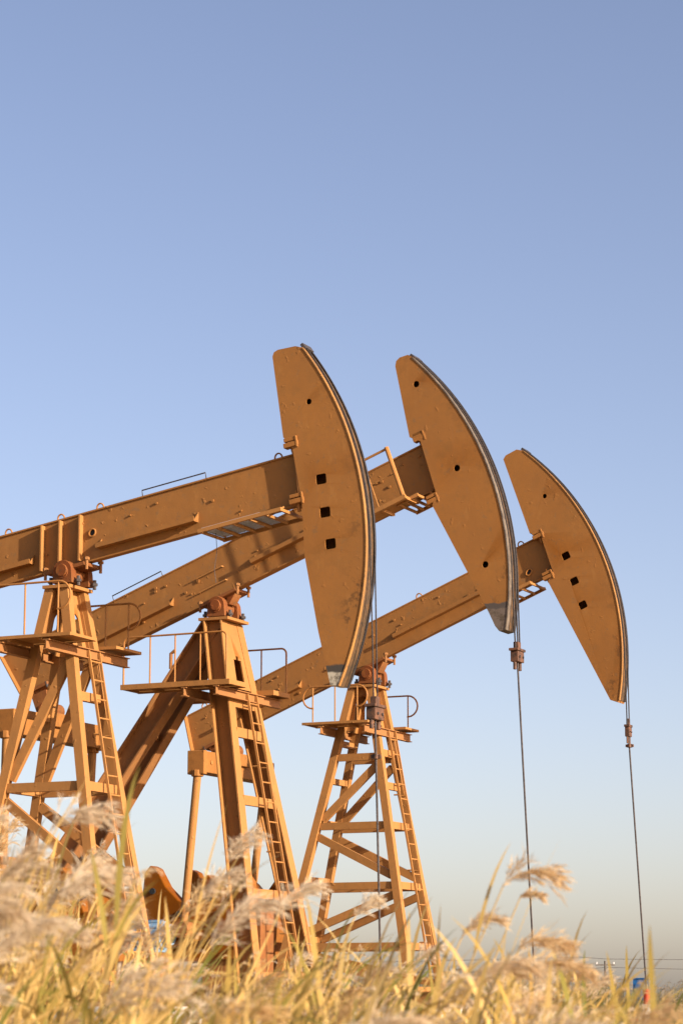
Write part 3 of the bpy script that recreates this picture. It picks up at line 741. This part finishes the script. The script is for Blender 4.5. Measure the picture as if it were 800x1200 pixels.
def np_mesh(name, V, Q, mats, mi=None, tone=None):
    me = bpy.data.meshes.new(name); me.vertices.add(len(V)); me.vertices.foreach_set('co', V.astype(np.float32).ravel())
    me.loops.add(len(Q)*4); me.loops.foreach_set('vertex_index', Q.astype(np.int32).ravel())
    me.polygons.add(len(Q)); me.polygons.foreach_set('loop_start', np.arange(0, len(Q)*4, 4, dtype=np.int32))
    for m in mats: me.materials.append(m)
    if mi is not None: me.polygons.foreach_set('material_index', mi.astype(np.int32))
    at = me.attributes.new('tone', 'FLOAT', 'POINT'); at.data.foreach_set('value', (tone if tone is not None else np.full(len(V), .4)).astype(np.float32))
    me.update(calc_edges=True); me.validate()
    return me
rng = np.random.default_rng(11)
PRO = []
for k in range(16):
    p = reed_proto(rng, 2.0, rng.uniform(.15, .75), rng.uniform(.17, .30), 420, rng.integers(5, 9), rng.uniform(.1, 1.2))
    PRO.append({n: cat(p[n]) for n in p})
BARE = []
for k in range(8):
    p = reed_proto(rng, 2.0, rng.uniform(.1, .9), .05, 6, rng.integers(7, 12), 1); BARE.append({n: cat(p[n]) for n in p})
FAR = []
for k in range(8):
    p = reed_proto(rng, 2.0, rng.uniform(.05, .35), rng.uniform(.2, .32), 26, 7, 1.0)
    for key in p: p[key] = [(a, b) for a, b in p[key]]
    FAR.append({n: cat(p[n]) for n in p})
def field(name, spots, protos, mats=RM):
    """spots: x, y, height, yaw, tone"""
    VV = []; QQ = []; MI = []; TT = []; o = 0
    for (x, y, h, yaw, tone) in spots:
        p = protos[rng.integers(len(protos))]; s = h/2.0; c, sn = math.cos(yaw), math.sin(yaw)
        sq = rng.uniform(.85, 1.15)
        for mi, n in enumerate(('stem', 'leaf', 'plume')):
            v, q = p[n]; w = v.copy()
            hx = w[:, 0]*c-w[:, 1]*sn; hy = w[:, 0]*sn+w[:, 1]*c
            w[:, 0] = hx*sq+x; w[:, 1] = hy*sq+y; w[:, 2] *= s
            VV.append(w); QQ.append(q+o); MI.append(np.full(len(q), mi)); o += len(v)
            TT.append(np.full(len(v), min(1, max(0, tone+rng.normal(0, .12)))))
    V = np.concatenate(VV); Q = np.concatenate(QQ)
    me = np_mesh(name, V, Q, mats, np.concatenate(MI), np.concatenate(TT))
    ob = bpy.data.objects.new(name, me); COL.objects.link(ob); return ob
HYP, FP = 1180.0, 3000.0
def tone_():
    r = rng.random(); return rng.uniform(0, .45) if r < .5 else (rng.uniform(.3, .75) if r < .76 else rng.uniform(.7, 1.0))
# crest of the near reed bed: apparent height changes along its width
CX = [-300, 0, 60, 120, 170, 230, 290, 330, 400, 450, 500, 540, 580, 650, 690, 730, 755, 800, 1100]
CY = [.060, .063, .055, .044, .022, .006, .016, .022, .019, .009, .000, -.003, .016, .011, -.004, -.014, -.026, -.020, -.018]
def bed(n, plumed):
    out = []
    for k in range(n):
        d = 7.2+13*rng.random()**1.1; px = rng.uniform(-260, 1060)
        x = (px-400)/FP*d; crest = np.interp(px, CX, CY)
        ztop = 1.6+d*(crest+.006)*(1.03-1.35*rng.random()) - d*.010*rng.random()
        out.append((x-.2, d, max(1.3, ztop-(.17 if plumed else .03)), rng.normal(0, .6), rng.uniform(.75, .95) if 530 < px < 730 and rng.random() < .12 else tone_()))
    return out
ob = field('reed_bed', bed(380, True), PRO); tag(ob, 'dense golden reeds with pale feathery plumes filling the foreground', 'reeds', kind='stuff')
ob = field('reed_undergrowth', bed(1300, False), BARE); tag(ob, 'golden reed stalks and blades between the plumed reeds', 'reeds', kind='stuff')

# individual plumed reeds that stand clear of the bed: (px, py of plume top, distance, plume length, droop, label)
ONE = [
 (150, 930, 9.0, .22, 1.3, .2, 'pale fluffy reed plume crossing the nearest lattice tower, highest on the left'),
 (178, 998, 8.0, .24, 1.1, .25, 'grey beige reed plume bending right across the foot of the nearest ladder'),
 (62, 1000, 7.0, .36, .5, .1, 'large pale grey plume upright at the lower left, biggest in the reed bed'),
 (22, 945, 9.5, .22, .4, .3, 'reed plume at the left edge beside the rear leg of the nearest tower'),
 (322, 965, 11.0, .20, .4, .15, 'slim reed plume rising beside the ladder of the middle tower'),
 (345, 1040, 9.0, .28, .5, .2, 'broad plume before the feet of the middle tower'),
 (392, 1022, 10.0, .20, .6, .3, 'fluffy plume between the middle and the farthest tower'),
 (456, 1046, 11.0, .14, .6, .3, 'small round plume before the leg of the farthest tower'),
 (528, 1100, 12.0, .16, .5, .3, 'small plume just right of the farthest tower foot'),
 (673, 992, 9.5, .24, 1.5, .6, 'tallest reed plume of the right hand clump, bent right against the sky'),
 (642, 1040, 10.5, .10, 1.6, .55, 'short brown tuft just below the tallest right hand plume'),
 (684, 1078, 9.5, .20, 1.6, .6, 'tan plume in the middle of the right hand clump'),
 (104, 1062, 7.5, .28, .5, .2, 'wide beige plume low between the near legs of the nearest tower'),
 (250, 1120, 7.5, .28, .7, .1, 'large grey plume low at the left, under the crank weights'),
 (298, 1012, 10.0, .18, .5, .2, 'slender plume leaning just left of the ladder of the middle tower'),
 (600, 1062, 10.0, .18, .8, .5, 'leftmost plume of the right hand clump, in front of the second hanging rod'),
 (650, 1112, 8.5, .24, 1.0, .5, 'low wide plume at the bottom of the right hand clump'),
 (735, 1166, 7.5, .26, 1.2, .1, 'blurred pale plume at the lower right in front of the blue cabin'),
 (712, 1092, 9.0, .24, 1.7, .6, 'rightmost tan plume arching over against the sky'),
]
for (px, py, d, pl, dr, tone, lab) in ONE:
    X = (px-400)/FP*d; Z = 1.6+(HYP-py)/FP*d
    p = reed_proto(rng, Z, .55, pl, 480, 6, dr)
    top = max((a[:, 2].max() for a, b in p['plume']))
    tipx = max((a[:, 0].max() for a, b in p['plume']))
    s = Z/top
    E_ = empty('reed', (X-tipx, d, 0)); tag(E_, lab, 'reed', 'reeds standing clear of the bed')
    for n, mi in (('stem', 0), ('plume', 2)):
        v, q = cat(p[n]); v = v*np.array([1, 1, s]); o = bpy.data.objects.new(n, np_mesh(n, v, q, [RM[mi]], None, np.clip(np.full(len(v), tone)+rng.normal(0, .05, len(v)), 0, 1))); COL.objects.link(o); o.parent = E_
    for (v, q) in p['leaf']:
        v = v*np.array([1, 1, s]); o = bpy.data.objects.new('leaf', np_mesh('leaf', v, q, [RM[1]], None, np.full(len(v), tone))); COL.objects.link(o); o.parent = E_

# distant reed field behind the pump jacks
spots = []
for k in range(5200):
    d = 69+34*rng.random(); px = rng.uniform(-260, 1060); x = (px-400)/FP*d
    hh = np.interp(px, [-300, 450, 520, 560, 640, 690, 740, 770, 830, 1100], [2.6, 2.6, 2.75, 2.55, 2.4, 2.4, 2.1, 2.15, 2.4, 2.5])
    spots.append((x-.2, d, hh*rng.uniform(.68, 1.02), rng.normal(0, .7), .35+.65*rng.random()))
ob = field('distant_reed_field', spots, FAR, FM); tag(ob, 'olive and straw coloured reed field behind the pump jacks', 'reeds', kind='stuff')

# ------------------------------------------------------------------ light, sky, camera
SE = 20
sd = Vector((.787, -.616, 0))*math.cos(R(SE)) + Vector((0, 0, math.sin(R(SE))))
su = bpy.data.lights.new('sun', 'SUN'); su.energy = 5.0; su.angle = R(.55); su.color = (1, .88, .74)
so = bpy.data.objects.new('sun', su); COL.objects.link(so); so.rotation_euler = (-sd).to_track_quat('-Z', 'Y').to_euler()
so.location = (20, -20, 40)
w = bpy.data.worlds.new('World'); scene.world = w; w.use_nodes = True; nt = w.node_tree
bg = nt.nodes['Background']; sky = nt.nodes.new('ShaderNodeTexSky'); sky.sky_type = 'NISHITA'; sky.sun_disc = False
sky.sun_elevation = R(SE); sky.sun_rotation = math.atan2(sd.x, sd.y); sky.air_density = .8; sky.dust_density = 1.6; sky.ozone_density = 1.0
tint = nt.nodes.new('ShaderNodeMix'); tint.data_type = 'RGBA'; tint.blend_type = 'MULTIPLY'; tint.inputs[0].default_value = 1   # white balance of the sky
tint.inputs[7].default_value = (1.15, .975, .98, 1); nt.links.new(sky.outputs[0], tint.inputs[6])
nt.links.new(tint.outputs[2], bg.inputs[0]); bg.inputs[1].default_value = .101
cam = bpy.data.cameras.new('camera'); co = bpy.data.objects.new('camera', cam); COL.objects.link(co); scene.camera = co
co.location = (0, 0, 1.6); co.rotation_euler = (math.pi/2+math.atan((HYP-600)/FP), 0, 0)
cam.sensor_fit = 'VERTICAL'; cam.sensor_height = 36; cam.sensor_width = 24; cam.lens = FP/1200*36; cam.clip_start = .5; cam.clip_end = 6000
cam.dof.use_dof = True; cam.dof.focus_distance = 56; cam.dof.aperture_fstop = 5.6
vs = scene.view_settings; vs.view_transform = 'Standard'; vs.look = 'None'; vs.exposure = .92; vs.gamma = 1; vs.use_curve_mapping = False
scene.render.resolution_x = 682; scene.render.resolution_y = 1024
scene.cycles.max_bounces = 6
